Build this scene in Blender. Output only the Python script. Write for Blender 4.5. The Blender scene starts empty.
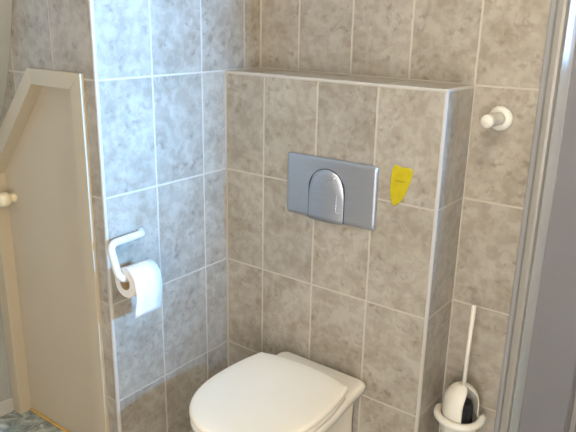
import bpy, bmesh, math, random
from mathutils import Vector, Matrix

random.seed(7)
scene = bpy.context.scene
COL = scene.collection

# ------------------------------------------------------------------ camera
cam_d = bpy.data.cameras.new('camera')
cam = bpy.data.objects.new('camera', cam_d)
COL.objects.link(cam)
scene.camera = cam
CAM = dict(pos=(1.4255, -1.5696, 1.4095), yaw=0.638, pitch=-0.3004, roll=0.0202, f=643.93)
_cy, _sy = math.cos(CAM['yaw']), math.sin(CAM['yaw'])
_cp, _sp = math.cos(CAM['pitch']), math.sin(CAM['pitch'])
_fwd = Vector((-_sy * _cp, _cy * _cp, _sp))
_rt = Vector((_cy, _sy, 0.0))
_up = _rt.cross(_fwd)
_c, _s = math.cos(CAM['roll']), math.sin(CAM['roll'])
_r2 = _rt * _c + _up * _s
_u2 = _up * _c - _rt * _s
cam.matrix_world = Matrix(((_r2.x, _u2.x, -_fwd.x, CAM['pos'][0]),
                           (_r2.y, _u2.y, -_fwd.y, CAM['pos'][1]),
                           (_r2.z, _u2.z, -_fwd.z, CAM['pos'][2]),
                           (0, 0, 0, 1)))
cam_d.sensor_fit = 'HORIZONTAL'
cam_d.sensor_width = 36.0
cam_d.lens = CAM['f'] / 576.0 * 36.0
cam_d.clip_start = 0.02
cam_d.clip_end = 50

# ------------------------------------------------------------------ world, daylight, exposure
world = bpy.data.worlds.new('sky')
scene.world = world
world.use_nodes = True
bgn = world.node_tree.nodes['Background']
bgn.inputs['Color'].default_value = (0.45, 0.68, 1.0, 1)
SKY_W = 4.5
bgn.inputs['Strength'].default_value = SKY_W

WIN_Y = (-0.36, -0.03)      # the window opening in the right wall
WIN_Z = (1.22, 1.98)
DAY_W = 385.0
day = bpy.data.lights.new('window_daylight', 'AREA')
day.shape = 'RECTANGLE'
day.size = 0.28
day.size_y = 0.56
day.energy = DAY_W
day.color = (0.17, 0.49, 1.0)
dayo = bpy.data.objects.new('window_daylight', day)
COL.objects.link(dayo)
dayo.location = (3.20, -0.03, 1.67)
_d = Vector((0.0, -0.45, 1.20)) - dayo.location
dayo.rotation_euler = _d.to_track_quat('-Z', 'Y').to_euler()

# second window, in the wall behind the camera: soft neutral daylight from the room's other side
REAR_X = (0.95, 1.95)
REAR_Z = (0.12, 1.72)
REAR_W = 37.0
rday = bpy.data.lights.new('rear_window_daylight', 'AREA')
rday.shape = 'RECTANGLE'
rday.size = 1.00
rday.size_y = 1.60
rday.energy = REAR_W
rday.color = (1.0, 0.80, 0.58)
rdo = bpy.data.objects.new('rear_window_daylight', rday)
COL.objects.link(rdo)
rdo.location = (1.45, -2.57, 0.92)
rdo.rotation_euler = Vector((-0.35, 1, 0)).to_track_quat('-Z', 'Z').to_euler()

scene.view_settings.view_transform = 'Standard'
scene.view_settings.look = 'None'
scene.view_settings.gamma = 1.0
scene.view_settings.use_curve_mapping = False
scene.view_settings.exposure = 0.18

LAMP_POS = (1.20, -0.85, 2.22)
LAMP_W = 24.0

# ------------------------------------------------------------------ material helpers
def lin(r, g, b):
    def f(c):
        c /= 255.0
        return c / 12.92 if c <= 0.04045 else ((c + 0.055) / 1.055) ** 2.4
    return (f(r), f(g), f(b), 1.0)

def new_mat(name):
    m = bpy.data.materials.new(name)
    m.use_nodes = True
    nt = m.node_tree
    return m, nt, nt.nodes['Principled BSDF']

def N(nt, kind, **kw):
    n = nt.nodes.new(kind)
    for k, v in kw.items():
        if k in n.inputs:
            n.inputs[k].default_value = v
        else:
            setattr(n, k, v)
    return n

def ramp(nt, src, stops):
    r = nt.nodes.new('ShaderNodeValToRGB')
    el = r.color_ramp.elements
    while len(el) > 1:
        el.remove(el[-1])
    el[0].position, el[0].color = stops[0]
    for p, c in stops[1:]:
        e = el.new(p)
        e.color = c
    nt.links.new(src, r.inputs['Fac'])
    return r

def coords(nt, rnd=True):
    tc = nt.nodes.new('ShaderNodeTexCoord')
    if not rnd:
        return tc.outputs['Object']
    oi = nt.nodes.new('ShaderNodeObjectInfo')
    mul = N(nt, 'ShaderNodeVectorMath', operation='SCALE')
    comb = nt.nodes.new('ShaderNodeCombineXYZ')
    m1 = N(nt, 'ShaderNodeMath', operation='MULTIPLY'); m1.inputs[1].default_value = 37.0
    m2 = N(nt, 'ShaderNodeMath', operation='MULTIPLY'); m2.inputs[1].default_value = 91.0
    m3 = N(nt, 'ShaderNodeMath', operation='MULTIPLY'); m3.inputs[1].default_value = 53.0
    for m in (m1, m2, m3):
        nt.links.new(oi.outputs['Random'], m.inputs[0])
    nt.links.new(m1.outputs[0], comb.inputs[0])
    nt.links.new(m2.outputs[0], comb.inputs[1])
    nt.links.new(m3.outputs[0], comb.inputs[2])
    add = N(nt, 'ShaderNodeVectorMath', operation='ADD')
    nt.links.new(tc.outputs['Object'], add.inputs[0])
    nt.links.new(comb.outputs[0], add.inputs[1])
    return add.outputs[0]

def noise(nt, co, scale, detail=4.0, rough=0.55, dist=0.0):
    n = N(nt, 'ShaderNodeTexNoise', Scale=scale, Detail=detail, Roughness=rough, Distortion=dist)
    nt.links.new(co, n.inputs['Vector'])
    return n.outputs['Fac']

def mixc(nt, fac, a, b, blend='MIX'):
    m = nt.nodes.new('ShaderNodeMix')
    m.data_type = 'RGBA'
    m.blend_type = blend
    for sock, v in ((m.inputs['Factor'], fac), (m.inputs[6], a), (m.inputs[7], b)):
        if hasattr(v, 'links'):
            nt.links.new(v, sock)
        else:
            sock.default_value = v
    return m.outputs[2]

def bump(nt, bsdf, h, strength, dist):
    b = N(nt, 'ShaderNodeBump', Strength=strength, Distance=dist)
    nt.links.new(h, b.inputs['Height'])
    nt.links.new(b.outputs[0], bsdf.inputs['Normal'])

# marbled ceramic wall tile
def mat_wall_tile():
    m, nt, b = new_mat('marbled_wall_tile')
    co = coords(nt)
    broad = noise(nt, co, 9.0, 3.0, 0.5, 0.4)
    c1 = ramp(nt, broad, [(0.36, lin(149, 140, 125)), (0.50, lin(165, 157, 144)), (0.64, lin(177, 171, 160))])
    mid = noise(nt, co, 34.0, 5.0, 0.62, 0.3)
    f2 = ramp(nt, mid, [(0.42, (0, 0, 0, 1)), (0.58, (1, 1, 1, 1))])
    c2 = mixc(nt, f2.outputs[0], lin(147, 138, 123), lin(173, 166, 154))
    c3 = mixc(nt, 0.50, c1.outputs[0], c2)
    # darker grey flecks
    fl = noise(nt, co, 52.0, 1.5, 0.45, 0.3)
    ff = ramp(nt, fl, [(0.54, (0, 0, 0, 1)), (0.72, (1, 1, 1, 1))])
    gate = noise(nt, co, 13.0, 1.0, 0.5)
    gf = ramp(nt, gate, [(0.47, (0, 0, 0, 1)), (0.58, (1, 1, 1, 1))])
    mm = N(nt, 'ShaderNodeMath', operation='MULTIPLY')
    nt.links.new(ff.outputs[0], mm.inputs[0]); nt.links.new(gf.outputs[0], mm.inputs[1])
    mk = N(nt, 'ShaderNodeMath', operation='MULTIPLY'); mk.inputs[1].default_value = 0.55
    nt.links.new(mm.outputs[0], mk.inputs[0])
    c4 = mixc(nt, mk.outputs[0], c3, lin(118, 108, 95))
    # per-tile tone
    oi = nt.nodes.new('ShaderNodeObjectInfo')
    tone = ramp(nt, oi.outputs['Random'], [(0.0, (0.93, 0.93, 0.93, 1)), (1.0, (1.03, 1.02, 1.0, 1))])
    c5 = mixc(nt, 1.0, c4, tone.outputs[0], 'MULTIPLY')
    nt.links.new(c5, b.inputs['Base Color'])
    b.inputs['Roughness'].default_value = 0.34
    b.inputs['Specular IOR Level'].default_value = 0.4
    bump(nt, b, mid, 0.12, 0.002)
    return m

def mat_simple(name, col, rough=0.5, var=0.06, scale=25.0, metallic=0.0, spec=0.5, bumpy=0.0):
    m, nt, b = new_mat(name)
    co = coords(nt, False)
    n = noise(nt, co, scale, 4.0)
    lo = tuple(c * (1 - var) for c in col[:3]) + (1,)
    hi = tuple(min(1, c * (1 + var)) for c in col[:3]) + (1,)
    r = ramp(nt, n, [(0.3, lo), (0.7, hi)])
    nt.links.new(r.outputs[0], b.inputs['Base Color'])
    b.inputs['Roughness'].default_value = rough
    b.inputs['Metallic'].default_value = metallic
    b.inputs['Specular IOR Level'].default_value = spec
    if bumpy:
        bump(nt, b, n, bumpy, 0.002)
    return m

def mat_brushed():
    m, nt, b = new_mat('satin_chrome')
    tc = nt.nodes.new('ShaderNodeTexCoord')
    mp = N(nt, 'ShaderNodeMapping')
    mp.inputs['Scale'].default_value = (3.0, 3.0, 60.0)
    nt.links.new(tc.outputs['Object'], mp.inputs['Vector'])
    n = noise(nt, mp.outputs[0], 3.0, 3.0)
    r = ramp(nt, n, [(0.3, lin(176, 178, 182)), (0.7, lin(182, 184, 188))])
    nt.links.new(r.outputs[0], b.inputs['Base Color'])
    b.inputs['Metallic'].default_value = 0.85
    b.inputs['Roughness'].default_value = 0.42
    return m

def mat_floor():
    m, nt, b = new_mat('grey_stone_floor_tile')
    co = coords(nt)
    n = noise(nt, co, 20.0, 6.0, 0.65, 1.2)
    r = ramp(nt, n, [(0.35, lin(112, 122, 120)), (0.5, lin(158, 165, 158)), (0.66, lin(204, 208, 200))])
    nt.links.new(r.outputs[0], b.inputs['Base Color'])
    b.inputs['Roughness'].default_value = 0.35
    return m

def mat_emit(name, col, strength):
    m, nt, b = new_mat(name)
    b.inputs['Base Color'].default_value = (0.9, 0.87, 0.8, 1)
    b.inputs['Emission Color'].default_value = col
    b.inputs['Emission Strength'].default_value = strength
    return m

def mat_pane():
    m = bpy.data.materials.new('window_glass')
    m.use_nodes = True
    nt = m.node_tree
    nt.nodes.clear()
    out = nt.nodes.new('ShaderNodeOutputMaterial')
    tr = nt.nodes.new('ShaderNodeBsdfTransparent')
    gl = nt.nodes.new('ShaderNodeBsdfGlossy'); gl.inputs['Roughness'].default_value = 0.02
    mx = nt.nodes.new('ShaderNodeMixShader'); mx.inputs[0].default_value = 0.06
    nt.links.new(tr.outputs[0], mx.inputs[1]); nt.links.new(gl.outputs[0], mx.inputs[2])
    nt.links.new(mx.outputs[0], out.inputs[0])
    return m

M = {}
M['tile'] = mat_wall_tile()
M['grout'] = mat_simple('cream_grout', lin(188, 180, 166), 0.85, 0.03, 60)
M['trim'] = mat_simple('white_pvc_trim', lin(184, 179, 170), 0.35, 0.02)
M['plaster'] = mat_simple('pale_plaster', lin(158, 158, 150), 0.8, 0.03, 30, bumpy=0.1)
M['ceiling'] = mat_simple('warm_white_ceiling', lin(226, 218, 204), 0.85, 0.02)
M['roomwall'] = mat_simple('beige_room_wall', lin(222, 212, 198), 0.6, 0.05, 12)
M['floor'] = mat_floor()
M['floor_grout'] = mat_simple('dark_floor_grout', lin(110, 110, 104), 0.9, 0.05)
M['ceramic'] = mat_simple('cream_ceramic', lin(240, 232, 216), 0.12, 0.015, 6, spec=0.5)
M['seat'] = mat_simple('cream_plastic_seat', lin(242, 234, 217), 0.26, 0.015, 6)
M['plate'] = mat_brushed()
M['plate_dark'] = mat_simple('plate_gap', lin(58, 60, 64), 0.5, 0.05)
M['mark'] = mat_simple('polished_mark', lin(205, 208, 214), 0.2, 0.02, metallic=0.8)
M['yellow'] = mat_simple('yellow_plastic', lin(186, 168, 14), 0.45, 0.10, 40)
M['yellow_dark'] = mat_simple('olive_crease', lin(140, 128, 14), 0.5, 0.05)
M['white_plastic'] = mat_simple('white_plastic', lin(208, 206, 198), 0.28, 0.02)
M['cream_plastic'] = mat_simple('cream_plastic', lin(222, 217, 203), 0.42, 0.03)
M['paper'] = mat_simple('toilet_paper', lin(218, 215, 210), 0.9, 0.02, 80, bumpy=0.2)
M['card'] = mat_simple('brown_cardboard', lin(150, 128, 98), 0.9, 0.06)
M['bristle'] = mat_simple('black_bristle', lin(22, 24, 28), 0.8, 0.3, 120, bumpy=0.6)
M['frame'] = mat_simple('cream_lacquer', lin(186, 173, 148), 0.45, 0.02, 8)
M['panel'] = mat_simple('beige_panel', lin(188, 174, 149), 0.55, 0.03, 5)
M['knob'] = mat_simple('cream_knob', lin(226, 214, 182), 0.3, 0.03)
M['pine'] = mat_simple('pine_strip', lin(205, 165, 88), 0.5, 0.12, 30)
M['casing'] = mat_simple('grey_white_lacquer', lin(122, 120, 122), 0.22, 0.02, 10)
M['casing_edge'] = mat_simple('grey_lacquer_rib', lin(150, 146, 138), 0.3, 0.02, 10)
M['bead'] = mat_simple('satin_aluminium', lin(205, 206, 208), 0.14, 0.01, 10, metallic=0.7)
M['metal'] = mat_simple('steel', lin(180, 180, 182), 0.3, 0.02, metallic=1.0)
M['glass'] = mat_pane()

# ------------------------------------------------------------------ mesh helpers
def link(name, me, mat, parent=None, loc=(0, 0, 0), smooth=False):
    if mat is not None and not me.materials:
        me.materials.append(mat)
    o = bpy.data.objects.new(name, me)
    COL.objects.link(o)
    o.location = loc
    if parent is not None:
        o.parent = parent
    if smooth:
        for p in me.polygons:
            p.use_smooth = True
    return o

def bm_mesh(name, bm):
    bmesh.ops.recalc_face_normals(bm, faces=bm.faces)
    me = bpy.data.meshes.new(name)
    bm.to_mesh(me)
    bm.free()
    return me

def tag(o, label, cat, kind=None, group=None):
    o['label'] = label
    o['category'] = cat
    if kind:
        o['kind'] = kind
    if group:
        o['group'] = group
    return o

def empty(name, loc):
    o = bpy.data.objects.new(name, None)
    o.empty_display_size = 0.05
    COL.objects.link(o)
    o.location = loc
    return o

def add_box(bm, lo, hi):
    v = [bm.verts.new((x, y, z)) for x in (lo[0], hi[0]) for y in (lo[1], hi[1]) for z in (lo[2], hi[2])]
    for f in ((0, 1, 3, 2), (4, 6, 7, 5), (0, 4, 5, 1), (2, 3, 7, 6), (0, 2, 6, 4), (1, 5, 7, 3)):
        bm.faces.new([v[i] for i in f])

def add_prism(bm, pts, axis, lo, hi):
    """closed polygon of 2D points extruded along an axis"""
    def mk(p, t):
        if axis == 'y':
            return (p[0], t, p[1])
        if axis == 'x':
            return (t, p[0], p[1])
        return (p[0], p[1], t)
    a = [bm.verts.new(mk(p, lo)) for p in pts]
    b = [bm.verts.new(mk(p, hi)) for p in pts]
    bm.faces.new(a)
    bm.faces.new(b[::-1])
    n = len(pts)
    for i in range(n):
        bm.faces.new((a[i], a[(i + 1) % n], b[(i + 1) % n], b[i]))

def bevel_all(bm, w, seg=1, angle=0.5):
    bmesh.ops.recalc_face_normals(bm, faces=bm.faces)
    ed = [e for e in bm.edges if len(e.link_faces) == 2 and e.calc_face_angle(0) > angle]
    bmesh.ops.bevel(bm, geom=ed, offset=w, segments=seg, profile=0.5, affect='EDGES', clamp_overlap=True)

def add_tube(bm, path, r, seg=14, caps=True, radii=None):
    pts = [Vector(p) for p in path]
    rings = []
    t0 = (pts[1] - pts[0]).normalized()
    ref = Vector((0, 0, 1)) if abs(t0.z) < 0.9 else Vector((1, 0, 0))
    u = t0.cross(ref).normalized()
    for i, p in enumerate(pts):
        if i == 0:
            t = pts[1] - pts[0]
        elif i == len(pts) - 1:
            t = pts[-1] - pts[-2]
        else:
            t = (pts[i + 1] - pts[i]).normalized() + (pts[i] - pts[i - 1]).normalized()
        t.normalize()
        u = (u - t * u.dot(t)).normalized()
        w = t.cross(u)
        rr = radii[i] if radii else r
        rings.append([bm.verts.new(p + (u * math.cos(a) + w * math.sin(a)) * rr)
                      for a in [2 * math.pi * k / seg for k in range(seg)]])
    for a, b in zip(rings, rings[1:]):
        for k in range(seg):
            bm.faces.new((a[k], a[(k + 1) % seg], b[(k + 1) % seg], b[k]))
    if caps:
        bm.faces.new(rings[0][::-1])
        bm.faces.new(rings[-1])

def smooth_path(pts, r=0.02, n=5):
    """round the corners of a polyline"""
    P = [Vector(p) for p in pts]
    out = [P[0]]
    for i in range(1, len(P) - 1):
        a, b, c = P[i - 1], P[i], P[i + 1]
        d1 = min(r, (a - b).length * 0.45); d2 = min(r, (c - b).length * 0.45)
        s = b + (a - b).normalized() * d1
        e = b + (c - b).normalized() * d2
        for k in range(n + 1):
            t = k / n
            out.append(s * (1 - t) ** 2 + b * 2 * t * (1 - t) + e * t * t)
    out.append(P[-1])
    return out

def add_lathe(bm, prof, axis='z', center=(0, 0, 0), seg=28, a0=0.0, a1=2 * math.pi, closed=True):
    c = Vector(center)
    cols = []
    n = seg if closed else seg + 1
    for k in range(n):
        a = a0 + (a1 - a0) * k / seg
        col = []
        for r, h in prof:
            if axis == 'z':
                p = Vector((r * math.cos(a), r * math.sin(a), h))
            elif axis == 'y':
                p = Vector((r * math.cos(a), h, r * math.sin(a)))
            else:
                p = Vector((h, r * math.cos(a), r * math.sin(a)))
            col.append(bm.verts.new(c + p))
        cols.append(col)
    rng = range(n) if closed else range(n - 1)
    for k in rng:
        A, B = cols[k], cols[(k + 1) % n]
        for i in range(len(prof) - 1):
            bm.faces.new((A[i], B[i], B[i + 1], A[i + 1]))
    bmesh.ops.remove_doubles(bm, verts=bm.verts, dist=1e-5)

def clip_poly(poly, a, b, c):
    """keep a*x+b*y >= c"""
    out = []
    for i in range(len(poly)):
        p, q = poly[i], poly[(i + 1) % len(poly)]
        dp = a * p[0] + b * p[1] - c
        dq = a * q[0] + b * q[1] - c
        if dp >= 0:
            out.append(p)
        if dp * dq < 0:
            t = dp / (dp - dq)
            out.append((p[0] + (q[0] - p[0]) * t, p[1] + (q[1] - p[1]) * t))
    return out

# ------------------------------------------------------------------ tiles
TW, TH = 0.200, 0.3216
LEDGE = 1.24
GAP = 0.0055
ROWS = [LEDGE + k * TH for k in range(-4, 5)]       # horizontal joints
TT = 0.006                                          # thickness of a tile
REC = 0.0010                                        # depth of the joints
_cache = {}

def tile_mesh(w, h, normal_axis, sign):
    key = (round(w, 3), round(h, 3), normal_axis, sign)
    if key in _cache:
        return _cache[key]
    bm = bmesh.new()
    hw, hh = w / 2, h / 2
    # outward face at 0, body going inward
    lo, hi = (-TT, 0) if sign > 0 else (0, TT)
    if normal_axis == 'x':
        add_box(bm, (lo, -hw, -hh), (hi, hw, hh))
    elif normal_axis == 'y':
        add_box(bm, (-hw, lo, -hh), (hw, hi, hh))
    else:
        add_box(bm, (-hw, -hh, lo), (hw, hh, hi))
    # small bevel on the outward edges only
    bmesh.ops.recalc_face_normals(bm, faces=bm.faces)
    ax = 'xyz'.index(normal_axis)
    ed = [e for e in bm.edges if all(abs(v.co[ax]) < 1e-6 for v in e.verts)]
    bmesh.ops.bevel(bm, geom=ed, offset=0.0012, segments=2, profile=0.5, affect='EDGES')
    me = bm_mesh('tile', bm)
    me.materials.append(M['tile'])
    _cache[key] = me
    return me

def tile_field(parent, ucuts, vcuts, normal_axis, sign, plane, mat=None):
    """rectangular tiles between the joints; u runs along x (or y), v along z (or y)"""
    for i in range(len(ucuts) - 1):
        for j in range(len(vcuts) - 1):
            u0, u1 = ucuts[i], ucuts[i + 1]
            v0, v1 = vcuts[j], vcuts[j + 1]
            w, h = abs(u1 - u0) - GAP, abs(v1 - v0) - GAP
            if w < 0.008 or h < 0.008:
                continue
            me = tile_mesh(w, h, normal_axis, sign)
            uc, vc = (u0 + u1) / 2, (v0 + v1) / 2
            jit = sign * random.uniform(-0.0003, 0.0003)
            if normal_axis == 'x':
                loc = (plane + jit, uc, vc)
            elif normal_axis == 'y':
                loc = (uc, plane + jit, vc)
            else:
                loc = (uc, vc, plane + jit)
            o = bpy.data.objects.new('tile', me)
            COL.objects.link(o)
            o.location = loc
            o.parent = parent

def rows_between(z0, z1):
    r = [z for z in ROWS if z0 + 0.012 < z < z1 - 0.012]
    return [z0] + r + [z1]

H_CEIL = 2.40
Y_BACK = 0.177
X_BOX = 0.760
Y_RET = -0.5012
X_RIGHT = 2.00
Y_REAR = -2.40
X_CASE = 0.935

# floor ------------------------------------------------------------------
bm = bmesh.new()
add_box(bm, (-0.75, Y_REAR - 0.1, -0.10), (X_RIGHT + 0.1, 0.40, -REC))
floor = tag(link('floor', bm_mesh('floor', bm), M['floor_grout']), 'grey marbled stone tile floor', 'floor', 'structure')
fu = [-0.61] + [-0.45 + 0.32 * k for k in range(8)] + [X_RIGHT]
fv = [Y_REAR, -2.10, -1.78, -1.46, -1.14, -0.82, -0.467, -0.18, Y_BACK]
def floor_tiles():
    cache = {}
    for i in range(len(fu) - 1):
        for j in range(len(fv) - 1):
            w, h = fu[i + 1] - fu[i] - GAP, fv[j + 1] - fv[j] - GAP
            uc, vc = (fu[i] + fu[i + 1]) / 2, (fv[j] + fv[j + 1]) / 2
            if uc < 0 and vc > -0.46:
                continue
            if w < 0.01 or h < 0.01:
                continue
            key = (round(w, 3), round(h, 3))
            if key not in cache:
                b2 = bmesh.new()
                add_box(b2, (-w / 2, -h / 2, -TT), (w / 2, h / 2, 0))
                me = bm_mesh('tile', b2)
                me.materials.append(M['floor'])
                cache[key] = me
            o = bpy.data.objects.new('tile', cache[key])
            COL.objects.link(o)
            o.location = (uc, vc, 0)
            o.parent = floor
floor_tiles()

# left wall --------------------------------------------------------------
bm = bmesh.new()
add_box(bm, (-0.10, Y_RET + 0.0063, 0), (-REC, Y_BACK + 0.10, H_CEIL))
wl = tag(link('wall_left', bm_mesh('wall_left', bm), M['grout']),
         'marbled beige tiled side wall carrying the toilet roll holder', 'wall', 'structure')
tile_field(wl, [Y_RET + 0.006, -0.307, -0.107, 0.0], rows_between(0, LEDGE), 'x', 1, 0.0)
tile_field(wl, [Y_RET + 0.006, -0.307, -0.107, 0.093, Y_BACK], rows_between(LEDGE, H_CEIL), 'x', 1, 0.0)

# back wall --------------------------------------------------------------
bm = bmesh.new()
add_box(bm, (-0.10, Y_BACK + REC, 0), (X_CASE + 0.12, Y_BACK + 0.12, H_CEIL))
add_box(bm, (X_CASE + 0.12, Y_BACK + REC, 2.10), (1.95, Y_BACK + 0.12, H_CEIL))
add_box(bm, (1.95, Y_BACK + REC, 0), (X_RIGHT + 0.1, Y_BACK + 0.12, H_CEIL))
wb = tag(link('wall_back', bm_mesh('wall_back', bm), M['grout']),
         'tiled back wall above and beside the boxed cistern', 'wall', 'structure')
tile_field(wb, [0.002, 0.160, 0.360, 0.560, 0.760], rows_between(LEDGE, H_CEIL), 'y', -1, Y_BACK)
tile_field(wb, [0.760, 0.957], rows_between(0, H_CEIL), 'y', -1, Y_BACK)

# boxed-in cistern -------------------------------------------------------
bm = bmesh.new()
add_box(bm, (0.0, REC, 0), (X_BOX - REC, Y_BACK, LEDGE - REC))
wc = tag(link('wall_cistern', bm_mesh('wall_cistern', bm), M['grout']),
         'boxed cistern wall in beige tile behind the toilet with a ledge on top', 'wall', 'structure')
tile_field(wc, [0.002, 0.160, 0.360, 0.560, 0.754], rows_between(0, LEDGE - 0.006), 'y', -1, 0.0)
tile_field(wc, [0.006, Y_BACK], rows_between(0, LEDGE - 0.006), 'x', 1, X_BOX)
tile_field(wc, [0.002, 0.160, 0.360, 0.560, 0.754], [0.006, Y_BACK], 'z', 1, LEDGE)

# wall with the cupboard (its opening follows the slanted cupboard door) --
FX0, FX1, FZ1 = -0.603, -0.051, 1.255      # outer outline of the cupboard frame
ST = 0.048                                 # width of stile and rail
SL_OUT = ((-0.296, FZ1), (FX0, 0.925))     # slanted edge, outer
SL_IN = ((-0.283, 1.210), (FX0 + ST, 0.900))
OPEN = [(FX1 - ST, 0.012), (FX1 - ST, 1.210), SL_IN[0], SL_IN[1], (FX0 + ST, 0.012)]
SLOPE = [(-0.30, 1.60), (-0.352, 1.44), (-0.40, 1.272), (-0.470, 1.105), (-0.606, 0.945), (-0.606, 0.0)]

sa = (SL_OUT[0][1] - SL_OUT[1][1]); sb = -(SL_OUT[0][0] - SL_OUT[1][0])
def above_slant(poly, off):
    # keep what lies up and left of the slanted edge moved inwards by off
    a, b = -sa, -sb
    l = math.hypot(a, b)
    a, b = a / l, b / l
    c = a * SL_OUT[0][0] + b * SL_OUT[0][1]
    return clip_poly(poly, a, b, c - off)

bm = bmesh.new()
y0, y1 = Y_RET + REC, Y_RET + 0.10
add_box(bm, (-0.080, y0, 0), (-0.0045, y1, H_CEIL))
add_box(bm, (-0.70, y0, 1.238), (-0.080, y1, H_CEIL))
tri = above_slant([(-0.70, 0.90), (-0.300, 0.90), (-0.300, 1.238), (-0.70, 1.238)], 0.012)
add_prism(bm, tri, 'y', y0, y1)
wr = tag(link('wall_cupboard', bm_mesh('wall_cupboard', bm), M['grout']),
         'brownish tiled wall around the slanted cupboard door', 'wall', 'structure')

def poly_tile(parent, poly, plane):
    cx = sum(p[0] for p in poly) / len(poly)
    cz = sum(p[1] for p in poly) / len(poly)
    b2 = bmesh.new()
    add_prism(b2, [(p[0] - cx, p[1] - cz) for p in poly], 'y', 0, TT)
    o = link('tile', bm_mesh('tile', b2), M['tile'], parent, (cx, plane, cz))
    return o

rc = [-0.786, -0.586, -0.386, -0.186, -0.008]
for i in range(len(rc) - 1):
    for j in range(len(ROWS) - 1):
        u0, u1 = rc[i] + GAP / 2, rc[i + 1] - GAP / 2
        v0, v1 = max(0.0, ROWS[j] + GAP / 2), min(H_CEIL, ROWS[j + 1] - GAP / 2)
        if v1 - v0 < 0.02:
            continue
        q = [(u0, v0), (u1, v0), (u1, v1), (u0, v1)]
        if ROWS[j] >= LEDGE - 0.01:
            pass
        elif u1 > -0.02:
            q = clip_poly(q, 1, 0, -0.080)
        elif u1 < -0.18 and ROWS[j + 1] > LEDGE - 0.01:
            q = above_slant(q, 0.012)
        else:
            continue
        q = clip_poly(q, 1, 0, -0.62)
        if len(q) >= 3:
            poly_tile(wr, q, Y_RET)

# sloping attic wall and knee wall at the far left -----------------------
bm = bmesh.new()
prof = [(-0.04, H_CEIL)] + SLOPE + [(-0.75, 0.0), (-0.75, H_CEIL)]
add_prism(bm, prof, 'y', Y_REAR, Y_RET - 0.0005)
ws = tag(link('wall_slope', bm_mesh('wall_slope', bm), M['plaster']),
         'pale sloping attic wall at the far left edge', 'wall', 'structure')
bm = bmesh.new()
add_box(bm, (-0.606, Y_REAR, 0.0), (-0.598, Y_RET - 0.012, 0.055))  # pale strip added in place of a light patch low on the knee wall
bevel_all(bm, 0.002)
tag(link('light_patch_left', bm_mesh('light_patch', bm), M['trim']),
    'white strip added for a patch of light at the foot of the knee wall left of the cupboard', 'light_patch', 'structure')

# unseen rest of the room ------------------------------------------------
bm = bmesh.new()
add_box(bm, (-0.75, Y_REAR - 0.15, 0), (X_RIGHT + 0.1, Y_REAR, REAR_Z[0]))
add_box(bm, (-0.75, Y_REAR - 0.15, REAR_Z[1]), (X_RIGHT + 0.1, Y_REAR, H_CEIL))
add_box(bm, (-0.75, Y_REAR - 0.15, REAR_Z[0]), (REAR_X[0], Y_REAR, REAR_Z[1]))
add_box(bm, (REAR_X[1], Y_REAR - 0.15, REAR_Z[0]), (X_RIGHT + 0.1, Y_REAR, REAR_Z[1]))
tag(link('wall_rear', bm_mesh('wall_rear', bm), M['roomwall']), 'plain beige wall behind the camera', 'wall', 'structure')
bm = bmesh.new()
XR1 = X_RIGHT + 0.16
add_box(bm, (X_RIGHT, Y_REAR, 0), (XR1, Y_BACK, WIN_Z[0]))
add_box(bm, (X_RIGHT, Y_REAR, WIN_Z[1]), (XR1, Y_BACK, H_CEIL))
add_box(bm, (X_RIGHT, Y_REAR, WIN_Z[0]), (XR1, WIN_Y[0], WIN_Z[1]))
add_box(bm, (X_RIGHT, WIN_Y[1], WIN_Z[0]), (XR1, Y_BACK, WIN_Z[1]))
tag(link('wall_right', bm_mesh('wall_right', bm), M['roomwall']), 'plain beige wall with the daylight window', 'wall', 'structure')
bm = bmesh.new()
add_box(bm, (-0.75, Y_REAR - 0.1, H_CEIL), (X_RIGHT + 0.1, 0.40, H_CEIL + 0.08))
tag(link('ceiling', bm_mesh('ceiling', bm), M['ceiling']), 'plain warm white ceiling', 'ceiling', 'structure')

wn2 = tag(empty('window_2', (sum(REAR_X) / 2, Y_REAR - 0.08, REAR_Z[0])), 'white framed window behind the camera', 'window', 'structure')
rw, rh = (REAR_X[1] - REAR_X[0]) / 2, REAR_Z[1] - REAR_Z[0]
bm = bmesh.new()
for lo, hi in (((-rw, -.03, 0), (rw, .03, .045)), ((-rw, -.03, rh - .045), (rw, .03, rh)),
               ((-rw, -.03, .045), (-rw + .045, .03, rh - .045)), ((rw - .045, -.03, .045), (rw, .03, rh - .045))):
    add_box(bm, lo, hi)
link('window_frame', bm_mesh('window_frame', bm), M['trim'], wn2)
bm = bmesh.new()
add_box(bm, (-rw + .045, -.003, .045), (rw - .045, .003, rh - .045))
link('pane', bm_mesh('pane', bm), M['glass'], wn2)

wn = tag(empty('window_1', (X_RIGHT + 0.08, sum(WIN_Y) / 2, WIN_Z[0])), 'white framed daylight window in the right wall', 'window', 'structure')
hw, hh = (WIN_Y[1] - WIN_Y[0]) / 2, (WIN_Z[1] - WIN_Z[0])
bm = bmesh.new()
for lo, hi in (((-0.03, -hw, 0), (0.03, hw, 0.045)), ((-0.03, -hw, hh - 0.045), (0.03, hw, hh)),
               ((-0.03, -hw, 0.045), (0.03, -hw + 0.030, hh - 0.045)), ((-0.03, hw - 0.030, 0.045), (0.03, hw, hh - 0.045))):
    add_box(bm, lo, hi)
link('window_frame', bm_mesh('window_frame', bm), M['trim'], wn)
bm = bmesh.new()
add_box(bm, (-0.003, -hw + 0.030, 0.045), (0.003, hw - 0.030, hh - 0.045))
link('pane', bm_mesh('pane', bm), M['glass'], wn)

# white PVC corner trims -------------------------------------------------
def quarter(n, r, sx, sy):
    """rounded trim section: outer corner at (0,0), body towards (-sx,-sy)"""
    pts = [(-sx * r, -sy * r)]
    arc = []
    for k in range(n + 1):
        a = math.pi / 2 * k / n
        arc.append((-sx * r * (1 - math.cos(a)), -sy * r * (1 - math.sin(a))))
    return pts + arc

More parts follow.
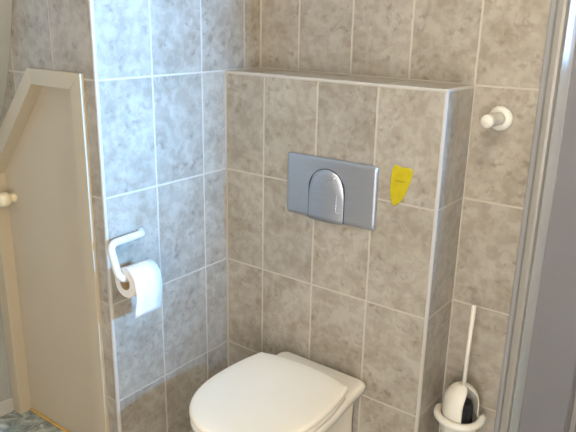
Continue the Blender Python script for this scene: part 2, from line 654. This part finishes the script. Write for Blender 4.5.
bm = bmesh.new()
add_prism(bm, [(0.0006 + p[0], Y_RET - 0.0006 + p[1]) for p in quarter(5, 0.0068, 1, -1)], 'z', 0, H_CEIL)
tag(link('trim_1', bm_mesh('trim', bm), M['trim']),
    'white corner strip between the bright side wall and the cupboard wall', 'trim', 'structure')
bm = bmesh.new()
add_prism(bm, [(X_BOX + 0.0006 + p[0], -0.0006 + p[1]) for p in quarter(5, 0.0068, 1, -1)], 'z', 0, LEDGE)
tag(link('trim_2', bm_mesh('trim', bm), M['trim']),
    'white upright corner strip on the right edge of the cistern box', 'trim', 'structure')
bm = bmesh.new()
add_prism(bm, [(-0.0006 + p[0], LEDGE + 0.0006 + p[1]) for p in quarter(5, 0.0068, -1, 1)], 'x', 0.001, X_BOX)
tag(link('trim_3', bm_mesh('trim', bm), M['trim']),
    'white edge strip along the front of the cistern ledge', 'trim', 'structure')
bm = bmesh.new()
add_prism(bm, [(X_BOX + 0.0006 + p[0], LEDGE + 0.0006 + p[1]) for p in quarter(5, 0.0068, 1, 1)], 'y', 0.0, Y_BACK - 0.001)
tag(link('trim_4', bm_mesh('trim', bm), M['trim']),
    'short white edge strip at the right end of the cistern ledge', 'trim', 'structure')

# ------------------------------------------------------------------ door casing on the right
dr = tag(empty('door_1', (1.45, Y_BACK, 0)), 'grey white ribbed door casing at the right edge', 'door', 'structure')
def dpart(name, pts, z0, z1, mat):
    b2 = bmesh.new()
    add_prism(b2, [(x - 1.45, y - Y_BACK) for x, y in pts], 'z', z0, z1)
    return link(name, bm_mesh(name, b2), mat, dr)
Y = Y_BACK
M['seal'] = mat_simple('grey_seal', lin(150, 149, 148), 0.4, 0.02, 10)
dpart('seal_strip', [(.935, Y), (.935, Y - .006), (.938, Y - .009), (.947, Y - .010), (.950, Y - .007), (.950, Y)], 0, 2.10, M['seal'])
dpart('casing_rib', [(.950, Y), (.950, Y - .006), (.953, Y - .014), (.957, Y - .018), (.969, Y - .019), (.976, Y - .017),
                     (.980, Y - .012), (.9835, Y - .003), (.9835, Y)], 0, 2.14, M['casing_edge'])
dpart('casing_bead', [(.9835, Y), (.9835, Y - .024), (.9850, Y - .0275), (.9880, Y - .0280), (.9930, Y - .0236), (.9990, Y - .0178),
                      (1.0045, Y - .0120), (1.0065, Y - .0098), (1.0065, Y)], 0, 2.16, M['bead'])
dpart('casing_board', [(1.0065, Y), (1.0065, Y - .010), (1.009, Y - .012), (1.128, Y - .012), (1.131, Y - .009), (1.131, Y + .12), (1.10, Y + .12), (1.10, Y)], 0, 2.16, M['casing'])
dpart('door_stop', [(1.1315, Y + .055), (1.145, Y + .055), (1.145, Y + .12), (1.1315, Y + .12)], 0, 2.10, M['casing_edge'])
dpart('door_leaf', [(1.146, Y + .062), (1.90, Y + .062), (1.90, Y + .102), (1.146, Y + .102)], 0.006, 2.08, M['casing'])
dpart('casing_board', [(1.905, Y), (1.905, Y - .012), (1.99, Y - .012), (1.99, Y)], 0, 2.16, M['casing'])
bm = bmesh.new()
add_tube(bm, smooth_path([(1.84 - 1.45, .062, 1.02), (1.84 - 1.45, .012, 1.02), (1.73 - 1.45, .012, 1.02)], 0.02), 0.009)
link('door_handle', bm_mesh('door_handle', bm), M['metal'], dr, smooth=True)

# ------------------------------------------------------------------ cupboard with slanted door
cb = tag(empty('cupboard', (-0.33, Y_RET, 0)), 'beige built-in cupboard with slanted top left edge and recessed door', 'cupboard')
def off(pts):
    return [(x + 0.33, z) for x, z in pts]
outer = [(FX1, 0.0), (FX1, FZ1), SL_OUT[0], SL_OUT[1], (FX0, 0.0)]
inner = [(FX1 - ST, 0.0), (FX1 - ST, 1.210), SL_IN[0], SL_IN[1], (FX0 + ST, 0.0)]
YF, YB = -0.012, 0.036
names = ('stile', 'top_rail', 'slanted_rail', 'stile')
for k, nm in enumerate(names):
    b2 = bmesh.new()
    add_prism(b2, off([outer[k], outer[k + 1], inner[k + 1], inner[k]]), 'y', YF, YB)
    bevel_all(b2, 0.0008, 1)
    link(nm, bm_mesh(nm, b2), M['frame'], cb)
bm = bmesh.new()
add_prism(bm, off([(x, z) for x, z in [(FX1 - ST + .004, .0), (FX1 - ST + .004, 1.214), (SL_IN[0][0] - .004, 1.214), (SL_IN[1][0] - .004, SL_IN[1][1] + .002), (FX0 + ST - .004, .0)]]), 'y', YB - 0.004, YB + 0.016)
pn = link('door_panel', bm_mesh('door_panel', bm), M['panel'], cb)
bm = bmesh.new()
add_lathe(bm, [(0.0, 0.0), (0.017, 0.0), (0.0165, -0.006), (0.015, -0.014), (0.016, -0.020), (0.0215, -0.024), (0.0235, -0.032), (0.0225, -0.050), (0.018, -0.0545), (0.0, -0.0555)], 'y', (0, 0, 0), 24)
kb = link('knob', bm_mesh('knob', bm), M['knob'], pn, (-0.512 + 0.33, YB - 0.004, 0.824), smooth=True)
bm = bmesh.new()
add_box(bm, (FX0 + ST + 0.33 + .001, YB - 0.013, 0.001), (FX1 - ST + 0.33 - .001, YB - 0.0045, 0.009))
bevel_all(bm, 0.002)
ts = link('threshold_strip', bm_mesh('threshold_strip', bm), M['pine'], cb)
ts['label'] = 'yellow pine threshold strip'

# ------------------------------------------------------------------ toilet
TX = 0.425
tl = tag(empty('toilet', (TX, 0.0, 0.05)), 'cream wall-hung toilet with its lid closed', 'toilet')
def lid_outline(s=1.0, grow=0.0, yb=-0.116, n=30):
    """counter-clockwise outline seen from above, relative to TX"""
    hw, y_mid, front = 0.187 * s + grow, -0.300, -0.541 - grow
    pts = []
    # front superellipse from right to left
    for k in range(n + 1):
        a = math.pi * k / n
        ca, sa_ = math.cos(a), math.sin(a)
        e = 2 / 2.25
        pts.append((hw * math.copysign(abs(ca) ** e, ca), y_mid + (front - y_mid) * abs(sa_) ** e))
    # left side up to the back, rounded corner, bowed back edge
    wb_ = 0.168 * s + grow
    side = []
    for t in (0.25, 0.5, 0.75):
        side.append((-(hw + (wb_ - hw) * t ** 2), y_mid + (yb - 0.022 - y_mid) * t))
    corner = []
    for k in range(5):
        a = math.pi / 2 * k / 4
        corner.append((-(wb_ - 0.012 + 0.012 * math.cos(a)), yb - 0.022 + 0.012 * math.sin(a)))
    back = []
    for k in range(1, 8):
        t = k / 8
        x = -(wb_ - 0.012) + 2 * (wb_ - 0.012) * t
        back.append((x, yb - 0.010 + 0.024 * math.sin(math.pi * t) ** 0.8))
    left = side + corner
    right = [(-x, y) for x, y in reversed(left)]
    pts = pts + left + back + right
    return pts

def loft(bm, loops, cap0=True, cap1=True):
    rings = [[bm.verts.new(p) for p in lp] for lp in loops]
    n = len(rings[0])
    for a, b in zip(rings, rings[1:]):
        for k in range(n):
            bm.faces.new((a[k], a[(k + 1) % n], b[(k + 1) % n], b[k]))
    if cap0:
        bm.faces.new(rings[0][::-1])
    if cap1:
        bm.faces.new(rings[-1])

def shrink(pts, d):
    """move an outline inwards by d towards the local normal"""
    n = len(pts)
    out = []
    for i in range(n):
        a, b = Vector(pts[i - 1]), Vector(pts[(i + 1) % n])
        t = (b - a)
        if t.length < 1e-9:
            out.append(pts[i]); continue
        t.normalize()
        nrm = Vector((t.y, -t.x))
        out.append((pts[i][0] + nrm.x * d, pts[i][1] + nrm.y * d))
    return out

base = lid_outline()
cenx, ceny = 0.0, -0.32
area = sum(base[i - 1][0] * base[i][1] - base[i][0] * base[i - 1][1] for i in range(len(base)))
SGN = -1 if area > 0 else 1
def inset(pts, d):
    return shrink(pts, SGN * d)
def scale2(pts, s):
    return [(cenx + (x - cenx) * s, ceny + (y - ceny) * s) for x, y in pts]
ZT = 0.050   # the empty's height
def lv(pts, z):
    return [(x, y, z - ZT) for x, y in pts]
# lid: thin shell with a rolled edge and a slight crown
bm = bmesh.new()
loft(bm, [lv(inset(base, 0.006), 0.3600), lv(inset(base, 0.0015), 0.3615), lv(base, 0.3650), lv(base, 0.3710),
          lv(inset(base, 0.0015), 0.3755), lv(inset(base, 0.005), 0.3785), lv(inset(base, 0.010), 0.3798),
          lv(scale2(base, 0.80), 0.3812), lv(scale2(base, 0.5), 0.3822), lv(scale2(base, 0.2), 0.3826)])
link('lid', bm_mesh('lid', bm), M['seat'], tl, smooth=True)
# seat ring under the lid
sb_ = lid_outline(0.985, 0.0, -0.122)
bm = bmesh.new()
loft(bm, [lv(inset(sb_, 0.004), 0.3380), lv(inset(sb_, 0.001), 0.3405), lv(inset(sb_, 0.001), 0.3545), lv(inset(sb_, 0.005), 0.3580)])
link('seat', bm_mesh('seat', bm), M['seat'], tl, smooth=True)
# hinges
for sx in (-1, 1):
    bm = bmesh.new()
    add_tube(bm, [(sx * 0.085 - 0.022, -0.098, 0.352 - ZT), (sx * 0.085 + 0.022, -0.098, 0.352 - ZT)], 0.0095, 16)
    add_lathe(bm, [(0, 0.339 - ZT), (0.015, 0.339 - ZT), (0.015, 0.345 - ZT), (0.010, 0.352 - ZT), (0, 0.353 - ZT)], 'z', (sx * 0.085, -0.098, 0), 16)
    link('hinge', bm_mesh('hinge', bm), M['cream_plastic'], tl, smooth=True)
# ceramic bowl: lofted sections
def bowl_outline(hw, back_w, y_back, front, n=30):
    y_mid = y_back + (front - y_back) * 0.52
    pts = []
    for k in range(n + 1):
        a = math.pi * k / n
        ca, sa_ = math.cos(a), math.sin(a)
        e = 2 / 2.2
        pts.append((hw * math.copysign(abs(ca) ** e, ca), y_mid + (front - y_mid) * abs(sa_) ** e))
    side = []
    r = 0.026
    for t in (0.25, 0.5, 0.75, 0.95):
        side.append((-(hw + (back_w - hw) * (t * t * (3 - 2 * t))), y_mid + (y_back - r - y_mid) * t))
    cor = []
    for k in range(5):
        a = math.pi / 2 * k / 4
        cor.append((-(back_w - r + r * math.cos(a)), y_back - r + r * math.sin(a)))
    back = []
    for k in range(1, 8):
        t = k / 8
        back.append((-(back_w - r) + 2 * (back_w - r) * t, y_back))
    left = side + cor
    return pts + left + back + [(-x, y) for x, y in reversed(left)]
secs = [(0.050, .075, .085, -.001, -.300), (0.062, .098, .105, -.001, -.330), (0.110, .118, .125, -.001, -.375),
        (0.180, .132, .122, -.001, -.425), (0.240, .146, .124, -.001, -.468), (0.280, .156, .128, -.001, -.496),
        (0.291, .162, .136, -.001, -.505), (0.297, .174, .152, -.001, -.517), (0.304, .180, .161, -.002, -.525), (0.324, .182, .165, -.004, -.529), (0.332, .179, .163, -.008, -.526), (0.3360, .170, .154, -.016, -.516)]
bm = bmesh.new()
loft(bm, [lv(bowl_outline(h, bw, yb, fr), z) for z, h, bw, yb, fr in secs])
link('bowl', bm_mesh('bowl', bm), M['ceramic'], tl, smooth=True)
# side fixing caps
for sx in (-1, 1):
    bm = bmesh.new()
    add_lathe(bm, [(0, 0.004), (0.008, 0.004), (0.010, 0.001), (0.010, -0.004)], 'x', (0, 0, 0), 16)
    o = link('fixing_cap', bm_mesh('fixing_cap', bm), M['white_plastic'], tl, (sx * 0.1215, -0.075, 0.150 - ZT), smooth=True)
    if sx < 0:
        o.rotation_euler.z = math.pi

# ------------------------------------------------------------------ flush plate
PX0, PX1, PZ0, PZ1 = 0.262, 0.577, 0.824, 1.013
pcx, pcz = (PX0 + PX1) / 2, (PZ0 + PZ1) / 2
fp = tag(empty('flush_plate', (pcx, 0.0, pcz)), 'satin chrome flush plate with arched push button above the toilet', 'flush plate')
def rrect(w, h, r, n=5):
    pts = []
    for cx, cz, a0 in ((w - r, h - r, 0), (-w + r, h - r, 90), (-w + r, -h + r, 180), (w - r, -h + r, 270)):
        for k in range(n + 1):
            a = math.radians(a0 + 90 * k / n)
            pts.append((cx + r * math.cos(a), cz + r * math.sin(a)))
    return pts
def rings_y(bm, specs, cap_last=True):
    rings = [[bm.verts.new((x, y, z)) for x, z in pts] for pts, y in specs]
    n = len(rings[0])
    for a, b in zip(rings, rings[1:]):
        for k in range(n):
            bm.faces.new((a[k], a[(k + 1) % n], b[(k + 1) % n], b[k]))
    bm.faces.new(rings[0])
    if cap_last:
        bm.faces.new(rings[-1][::-1])
W2, H2 = (PX1 - PX0) / 2, (PZ1 - PZ0) / 2
# plate front, gently bowed so that left and right edges lie lower than the middle: grid
bm = bmesh.new()
NX, NZ = 28, 16
def plate_y(u, v):
    e = 0.0135 - 0.004 * (u / W2) ** 2
    edge = min(W2 - abs(u), H2 - abs(v))
    if edge < 0.004:
        e -= 0.003 * (1 - edge / 0.004) ** 2
    return -e
def gx(i, n, half):
    t = i / n * 2 - 1
    return half * math.copysign(1 - (1 - abs(t)) ** 1.35, t)
rad = 0.009
grid = []
for i in range(NX + 1):
    row = []
    for j in range(NZ + 1):
        u, v = gx(i, NX, W2), gx(j, NZ, H2)
        # round the corners
        du, dv = abs(u) - (W2 - rad), abs(v) - (H2 - rad)
        if du > 0 and dv > 0:
            l = math.hypot(du, dv)
            m_ = max(du, dv)
            k = m_ / l if l > 0 else 1
            u2 = math.copysign(W2 - rad + du * k, u); v2 = math.copysign(H2 - rad + dv * k, v)
        else:
            u2, v2 = u, v
        row.append(bm.verts.new((u2, plate_y(u, v), v2)))
    grid.append(row)
for i in range(NX):
    for j in range(NZ):
        bm.faces.new((grid[i][j], grid[i + 1][j], grid[i + 1][j + 1], grid[i][j + 1]))
border = [grid[i][0] for i in range(NX)] + [grid[NX][j] for j in range(NZ)] + [grid[i][NZ] for i in range(NX, 0, -1)] + [grid[0][j] for j in range(NZ, 0, -1)]
back = [bm.verts.new((v.co.x, -0.0006, v.co.z)) for v in border]
for k in range(len(border)):
    bm.faces.new((border[k], back[k], back[(k + 1) % len(back)], border[(k + 1) % len(border)]))
bm.faces.new(back)
link('cover_plate', bm_mesh('cover_plate', bm), M['plate'], fp, smooth=True)
# arch shaped button
AX0, AX1 = 0.350 - pcx, 0.474 - pcx
AZ0, AZT = PZ0 - pcz - 0.002, 0.981 - pcz
acx, ahw = (AX0 + AX1) / 2, (AX1 - AX0) / 2
def arch(grow, n=16, zb=None):
    z0 = (AZ0 if zb is None else zb)
    hw = ahw + grow
    zc = AZT - ahw
    pts = [(acx - hw, z0), (acx + hw, z0)]
    for k in range(n + 1):
        a = math.pi * k / n
        pts.append((acx + hw * math.cos(a), zc + hw * math.sin(a)))
    return pts
bm = bmesh.new()
rings_y(bm, [(arch(0.0022, zb=AZ0 + .003), -0.004), (arch(0.0022, zb=AZ0 + .003), -0.0145)])
link('button_gap', bm_mesh('button_gap', bm), M['plate_dark'], fp)
# button with a convex front (bulges across its width)
bm = bmesh.new()
cols, NB = [], 18
for i in range(NB + 1):
    t = math.cos(math.pi * (1 - i / NB))
    x = ahw * t
    ztop = AZT - ahw + math.sqrt(max(0.0, ahw * ahw - x * x))
    y = -0.0155 - 0.0085 * (1 - t * t)
    col = []
    for j in range(11):
        s = j / 10
        zz = AZ0 + (ztop - AZ0) * s
        yy = y + 0.004 * max(0.0, (s - 0.7) / 0.3) ** 2
        col.append(bm.verts.new((acx + x, yy, zz)))
    cols.append(col)
for a, b in zip(cols, cols[1:]):
    for j in range(10):
        bm.faces.new((a[j], b[j], b[j + 1], a[j + 1]))
bord = [c[0] for c in cols] + [cols[-1][j] for j in range(1, 11)] + [c[10] for c in reversed(cols[:-1])] + [cols[0][j] for j in range(9, 0, -1)]
bk = [bm.verts.new((v.co.x, -0.006, v.co.z)) for v in bord]
for k in range(len(bord)):
    bm.faces.new((bord[k], bk[k], bk[(k + 1) % len(bk)], bord[(k + 1) % len(bord)]))
bm.faces.new(bk)
bt = link('push_button', bm_mesh('push_button', bm), M['plate'], fp, smooth=True)
# crescent finger mark near the top and the small upright stop mark
bm = bmesh.new()
def by(x):
    t = (x - acx) / ahw
    return -0.0155 - 0.0085 * (1 - t * t)
path = []
for k in range(13):
    a = math.pi * (1.12 + 0.76 * k / 12)
    x = acx + 0.034 * math.cos(a)
    z = AZT - 0.012 + 0.022 * math.sin(a)
    s = max(0.0, ((z - AZ0) / (AZT - AZ0) - 0.7) / 0.3)
    path.append((x, by(x) + 0.004 * s * s - 0.0002, z))
add_tube(bm, path, 0.0011, 8)
link('crescent_mark', bm_mesh('crescent_mark', bm), M['mark'], bt, smooth=True)
bm = bmesh.new()
xm = acx + 0.040
add_tube(bm, smooth_path([(xm, by(xm) - .0002, AZ0 + 0.088), (xm, by(xm) - .0002, AZ0 + 0.036), (xm + 0.016, by(xm + .016) - .0002, AZ0 + 0.036)], 0.004), 0.0010, 8)
link('half_flush_mark', bm_mesh('half_flush_mark', bm), M['mark'], bt, smooth=True)

# ------------------------------------------------------------------ yellow tag on the tiles
yt = tag(empty('yellow_tag', (0.648, 0.0, 0.966)), 'yellow leaf shaped plastic tag stuck on the tiles right of the flush plate', 'tag')
out_ = [(0.6285, 1.0265), (0.640, 1.0225), (0.655, 1.0215), (0.6730, 1.0225), (0.6810, 1.0165), (0.6810, 1.004), (0.6775, 0.990), (0.6720, 0.972), (0.6650, 0.952),
        (0.6560, 0.931), (0.6450, 0.918), (0.6340, 0.9085), (0.6270, 0.913), (0.6215, 0.924), (0.6175, 0.940), (0.6160, 0.960), (0.6165, 0.982), (0.6180, 1.000), (0.6200, 1.015)]
bm = bmesh.new()
lp = [(x - 0.648, z - 0.966) for x, z in out_]
rings_y(bm, [(lp, -0.0008), (lp, -0.0036), ([(x * 0.93, z * 0.97) for x, z in lp], -0.0052)])
tb = link('tag_body', bm_mesh('tag_body', bm), M['yellow'], yt)
bm = bmesh.new()
add_box(bm, (-0.016, -0.0058, 0.0150), (0.013, -0.0050, 0.0178))
link('crease', bm_mesh('crease', bm), M['yellow_dark'], tb)

# ------------------------------------------------------------------ toilet roll holder and roll
th = tag(empty('toilet_roll_holder', (0.0, -0.385, 0.79)), 'white bent plastic toilet roll holder on the bright side wall', 'holder')
def L(p):
    return (p[0], p[1] + 0.385, p[2] - 0.79)
bm = bmesh.new()
path = smooth_path([L((0.001, -0.378, 0.790)), L((0.022, -0.395, 0.7955)), L((0.030, -0.516, 0.7965)), L((0.074, -0.522, 0.703)), L((0.076, -0.395, 0.700))], 0.026, 7)
add_tube(bm, path, 0.0112, 16)
link('arm', bm_mesh('arm', bm), M['white_plastic'], th, smooth=True)
bm = bmesh.new()
add_lathe(bm, [(0, 0.0), (0.015, 0.0), (0.0145, 0.003), (0.012, 0.005), (0, 0.005)], 'x', L((0.0004, -0.380, 0.790)), 20)
link('wall_flange', bm_mesh('wall_flange', bm), M['white_plastic'], th, smooth=True)

RC = (0.076, -0.4595, 0.690)
tr_ = tag(empty('toilet_roll', RC), 'white toilet paper roll with one sheet hanging down', 'toilet roll')
HWR, RR = 0.0475, 0.044
bm = bmesh.new()
prof = [(0.0205, -HWR), (RR - .002, -HWR), (RR, -HWR + .002), (RR, HWR - .002), (RR - .002, HWR), (0.0205, HWR)]
add_lathe(bm, prof + [prof[0]], 'y', (0, 0, 0), 36)
link('paper_roll', bm_mesh('paper_roll', bm), M['paper'], tr_, smooth=False)
for p in tr_.children[0].data.polygons:
    p.use_smooth = abs(p.normal.y) < 0.5
bm = bmesh.new()
add_lathe(bm, [(0.0190, -HWR - .0005), (0.0203, -HWR - .0005), (0.0203, HWR + .0005), (0.0190, HWR + .0005), (0.0190, -HWR - .0005)], 'y', (0, 0, 0), 28)
link('cardboard_core', bm_mesh('cardboard_core', bm), M['card'], tr_, smooth=True)
# hanging sheet: peels off over the front of the roll
bm = bmesh.new()
pth = []
for k in range(9):
    a = math.radians(100 - 100 * k / 8)
    pth.append((math.cos(a) * (RR + .0008), math.sin(a) * (RR + .0008)))
for k in range(1, 9):
    t = k / 8
    pth.append((RR + .0008 - 0.004 * t + 0.0035 * math.sin(t * 5), -0.096 * t))
fr = [[bm.verts.new((x, y, z)) for y in (-HWR + .0005, -HWR * .33, HWR * .33, HWR - .0005)] for x, z in pth]
for a, b in zip(fr, fr[1:]):
    for k in range(3):
        bm.faces.new((a[k], a[k + 1], b[k + 1], b[k]))
bmesh.ops.recalc_face_normals(bm, faces=bm.faces)
bmesh.ops.solidify(bm, geom=bm.faces[:], thickness=-0.0007)
link('hanging_sheet', bm_mesh('hanging_sheet', bm), M['paper'], tr_, smooth=True)

# ------------------------------------------------------------------ spare roll peg on the back wall
pg = tag(empty('spare_roll_peg', (0.842, Y_BACK, 1.157)), 'white plastic peg with round base on the back wall', 'peg')
bm = bmesh.new()
add_lathe(bm, [(0, -0.0005), (0.033, -0.0005), (0.034, -0.004), (0.031, -0.010), (0.022, -0.013), (0, -0.013)], 'y', (0, 0, 0), 32)
link('round_base', bm_mesh('round_base', bm), M['cream_plastic'], pg, smooth=True)
bm = bmesh.new()
add_tube(bm, [(0, -0.010, 0), (0, -0.05, 0.001), (0, -0.083, 0.002), (0, -0.084, 0.002), (0, -0.104, 0.003), (0, -0.108, 0.003)], .017, 24,
         radii=[0.0178, 0.0168, 0.0166, 0.0176, 0.0176, 0.0160])
link('peg_arm', bm_mesh('peg_arm', bm), M['cream_plastic'], pg, smooth=True)

# ------------------------------------------------------------------ toilet brush in its holder
BX, BY = 0.850, 0.096
bh = tag(empty('toilet_brush_holder', (BX, BY, 0.0)), 'white plastic brush holder with open hood in the corner beside the casing', 'brush holder')
bm = bmesh.new()
prof = [(0.0, 0.165), (0.035, 0.165), (0.043, 0.172), (0.050, 0.220), (0.058, 0.262), (0.060, 0.270), (0.0565, 0.270), (0.0545, 0.262), (0.046, 0.215), (0.040, 0.178), (0.0, 0.176)]
add_lathe(bm, prof, 'z', (0, 0, 0), 36)
link('cup', bm_mesh('cup', bm), M['cream_plastic'], bh, smooth=True)
# collar: thick open ring with rounded ends
bm = bmesh.new()
cp = []
for k in range(31):
    a = math.radians(165 + 215 * k / 30)
    cp.append((0.0655 * math.cos(a), 0.0655 * math.sin(a), 0.272 + 0.014 * max(0, (k - 20) / 10) ** 2))
rr = [0.0115] * 31
rr[0] = rr[-1] = 0.005
rr[1] = rr[-2] = 0.009
add_tube(bm, cp, 0.0115, 14, radii=rr)
link('collar', bm_mesh('collar', bm), M['cream_plastic'], bh, smooth=True)
# hood: dome shell with an arched opening towards the front right
def hood_shell(bm, R, th_, zb, h, a_mid, a_half):
    NA, NH = 40, 14
    outer_, inner_ = [], []
    for i in range(NA + 1):
        s = i / NA
        ang = a_mid + a_half + (2 * math.pi - 2 * a_half) * s
        co_, ci_ = [], []
        for j in range(NH + 1):
            t = j / NH
            if t < 0.5:
                r, z = 1.0 - 0.04 * t, t * 0.9
            else:
                q = (t - 0.5) / 0.5 * math.pi / 2
                r, z = 0.98 * math.cos(q) + 0.0, 0.45 + 0.55 * math.sin(q)
            # opening edges close towards the top into an arch
            k = max(0.0, (z - 0.45) / 0.55)
            shut = 1.0 - math.sqrt(max(0.0, 1.0 - min(1.0, k * 1.08) ** 2))
            rel = ang - (a_mid + math.pi)
            ang2 = a_mid + math.pi + rel * (1 + (math.pi / (math.pi - a_half) - 1) * min(1.0, shut))
            co_.append(bm.verts.new((R * r * math.cos(ang2), R * r * math.sin(ang2), zb + h * z)))
            ci_.append(bm.verts.new(((R - th_) * r * math.cos(ang2), (R - th_) * r * math.sin(ang2), zb + (h - th_) * z)))
        outer_.append(co_); inner_.append(ci_)
    for i in range(NA):
        for j in range(NH):
            bm.faces.new((outer_[i][j], outer_[i + 1][j], outer_[i + 1][j + 1], outer_[i][j + 1]))
            bm.faces.new((inner_[i][j], inner_[i][j + 1], inner_[i + 1][j + 1], inner_[i + 1][j]))
        bm.faces.new((outer_[i][0], inner_[i][0], inner_[i + 1][0], outer_[i + 1][0]))
    for i in (0, NA):
        for j in range(NH):
            bm.faces.new((outer_[i][j], outer_[i][j + 1], inner_[i][j + 1], inner_[i][j]))
    bmesh.ops.remove_doubles(bm, verts=bm.verts, dist=1e-5)
bm = bmesh.new()
hood_shell(bm, 0.053, 0.004, 0.268, 0.112, math.radians(-22), math.radians(42))
link('hood', bm_mesh('hood', bm), M['cream_plastic'], bh, smooth=True)
bm = bmesh.new()
add_box(bm, (-0.018, 0.040, 0.205), (0.018, Y_BACK - BY - 0.0005, 0.250))
bevel_all(bm, 0.003)
link('wall_bracket', bm_mesh('wall_bracket', bm), M['cream_plastic'], bh)

tb_ = tag(empty('toilet_brush', (BX, BY, 0.18)), 'toilet brush with long cream handle and black bristles inside its holder', 'brush')
bm = bmesh.new()
add_tube(bm, [(0.004, -0.004, 0.15), (0.004, -0.004, 0.30), (0.006, 0.000, 0.452), (0.006, 0.000, 0.456)], .006, 14, radii=[0.0060, 0.0062, 0.0066, 0.0045])
link('handle', bm_mesh('handle', bm), M['cream_plastic'], tb_, smooth=True)
bm = bmesh.new()
prof = []
add_lathe(bm, [(0.0, 0.003), (0.022, 0.006), (0.032, 0.030), (0.034, 0.085), (0.034, 0.130), (0.026, 0.146), (0.0, 0.150)], 'z', (0.004, -0.004, 0), 48)
for v in bm.verts:
    rnd = random.uniform(0.92, 1.06)
    v.co.x *= rnd; v.co.y *= rnd
link('bristle_head', bm_mesh('bristle_head', bm), M['bristle'], tb_)

# ------------------------------------------------------------------ ceiling lamp
lp_ = tag(empty('ceiling_lamp', (LAMP_POS[0], LAMP_POS[1], H_CEIL)), 'small warm glass globe lamp under the ceiling', 'lamp')
bm = bmesh.new()
add_lathe(bm, [(0, 0), (0.05, 0), (0.05, -0.02), (0.02, -0.03), (0.02, LAMP_POS[2] - H_CEIL + 0.05), (0, LAMP_POS[2] - H_CEIL + 0.05)], 'z', (0, 0, 0), 24)
link('canopy', bm_mesh('canopy', bm), M['metal'], lp_, smooth=True)
RG = 0.06
bm = bmesh.new()
bmesh.ops.create_uvsphere(bm, u_segments=24, v_segments=14, radius=RG)
power = LAMP_W / (math.pi * 4 * math.pi * RG * RG)
link('globe', bm_mesh('globe', bm), mat_emit('lit_globe', (1.0, 0.90, 0.70, 1), power), lp_, (0, 0, LAMP_POS[2] - H_CEIL), smooth=True)
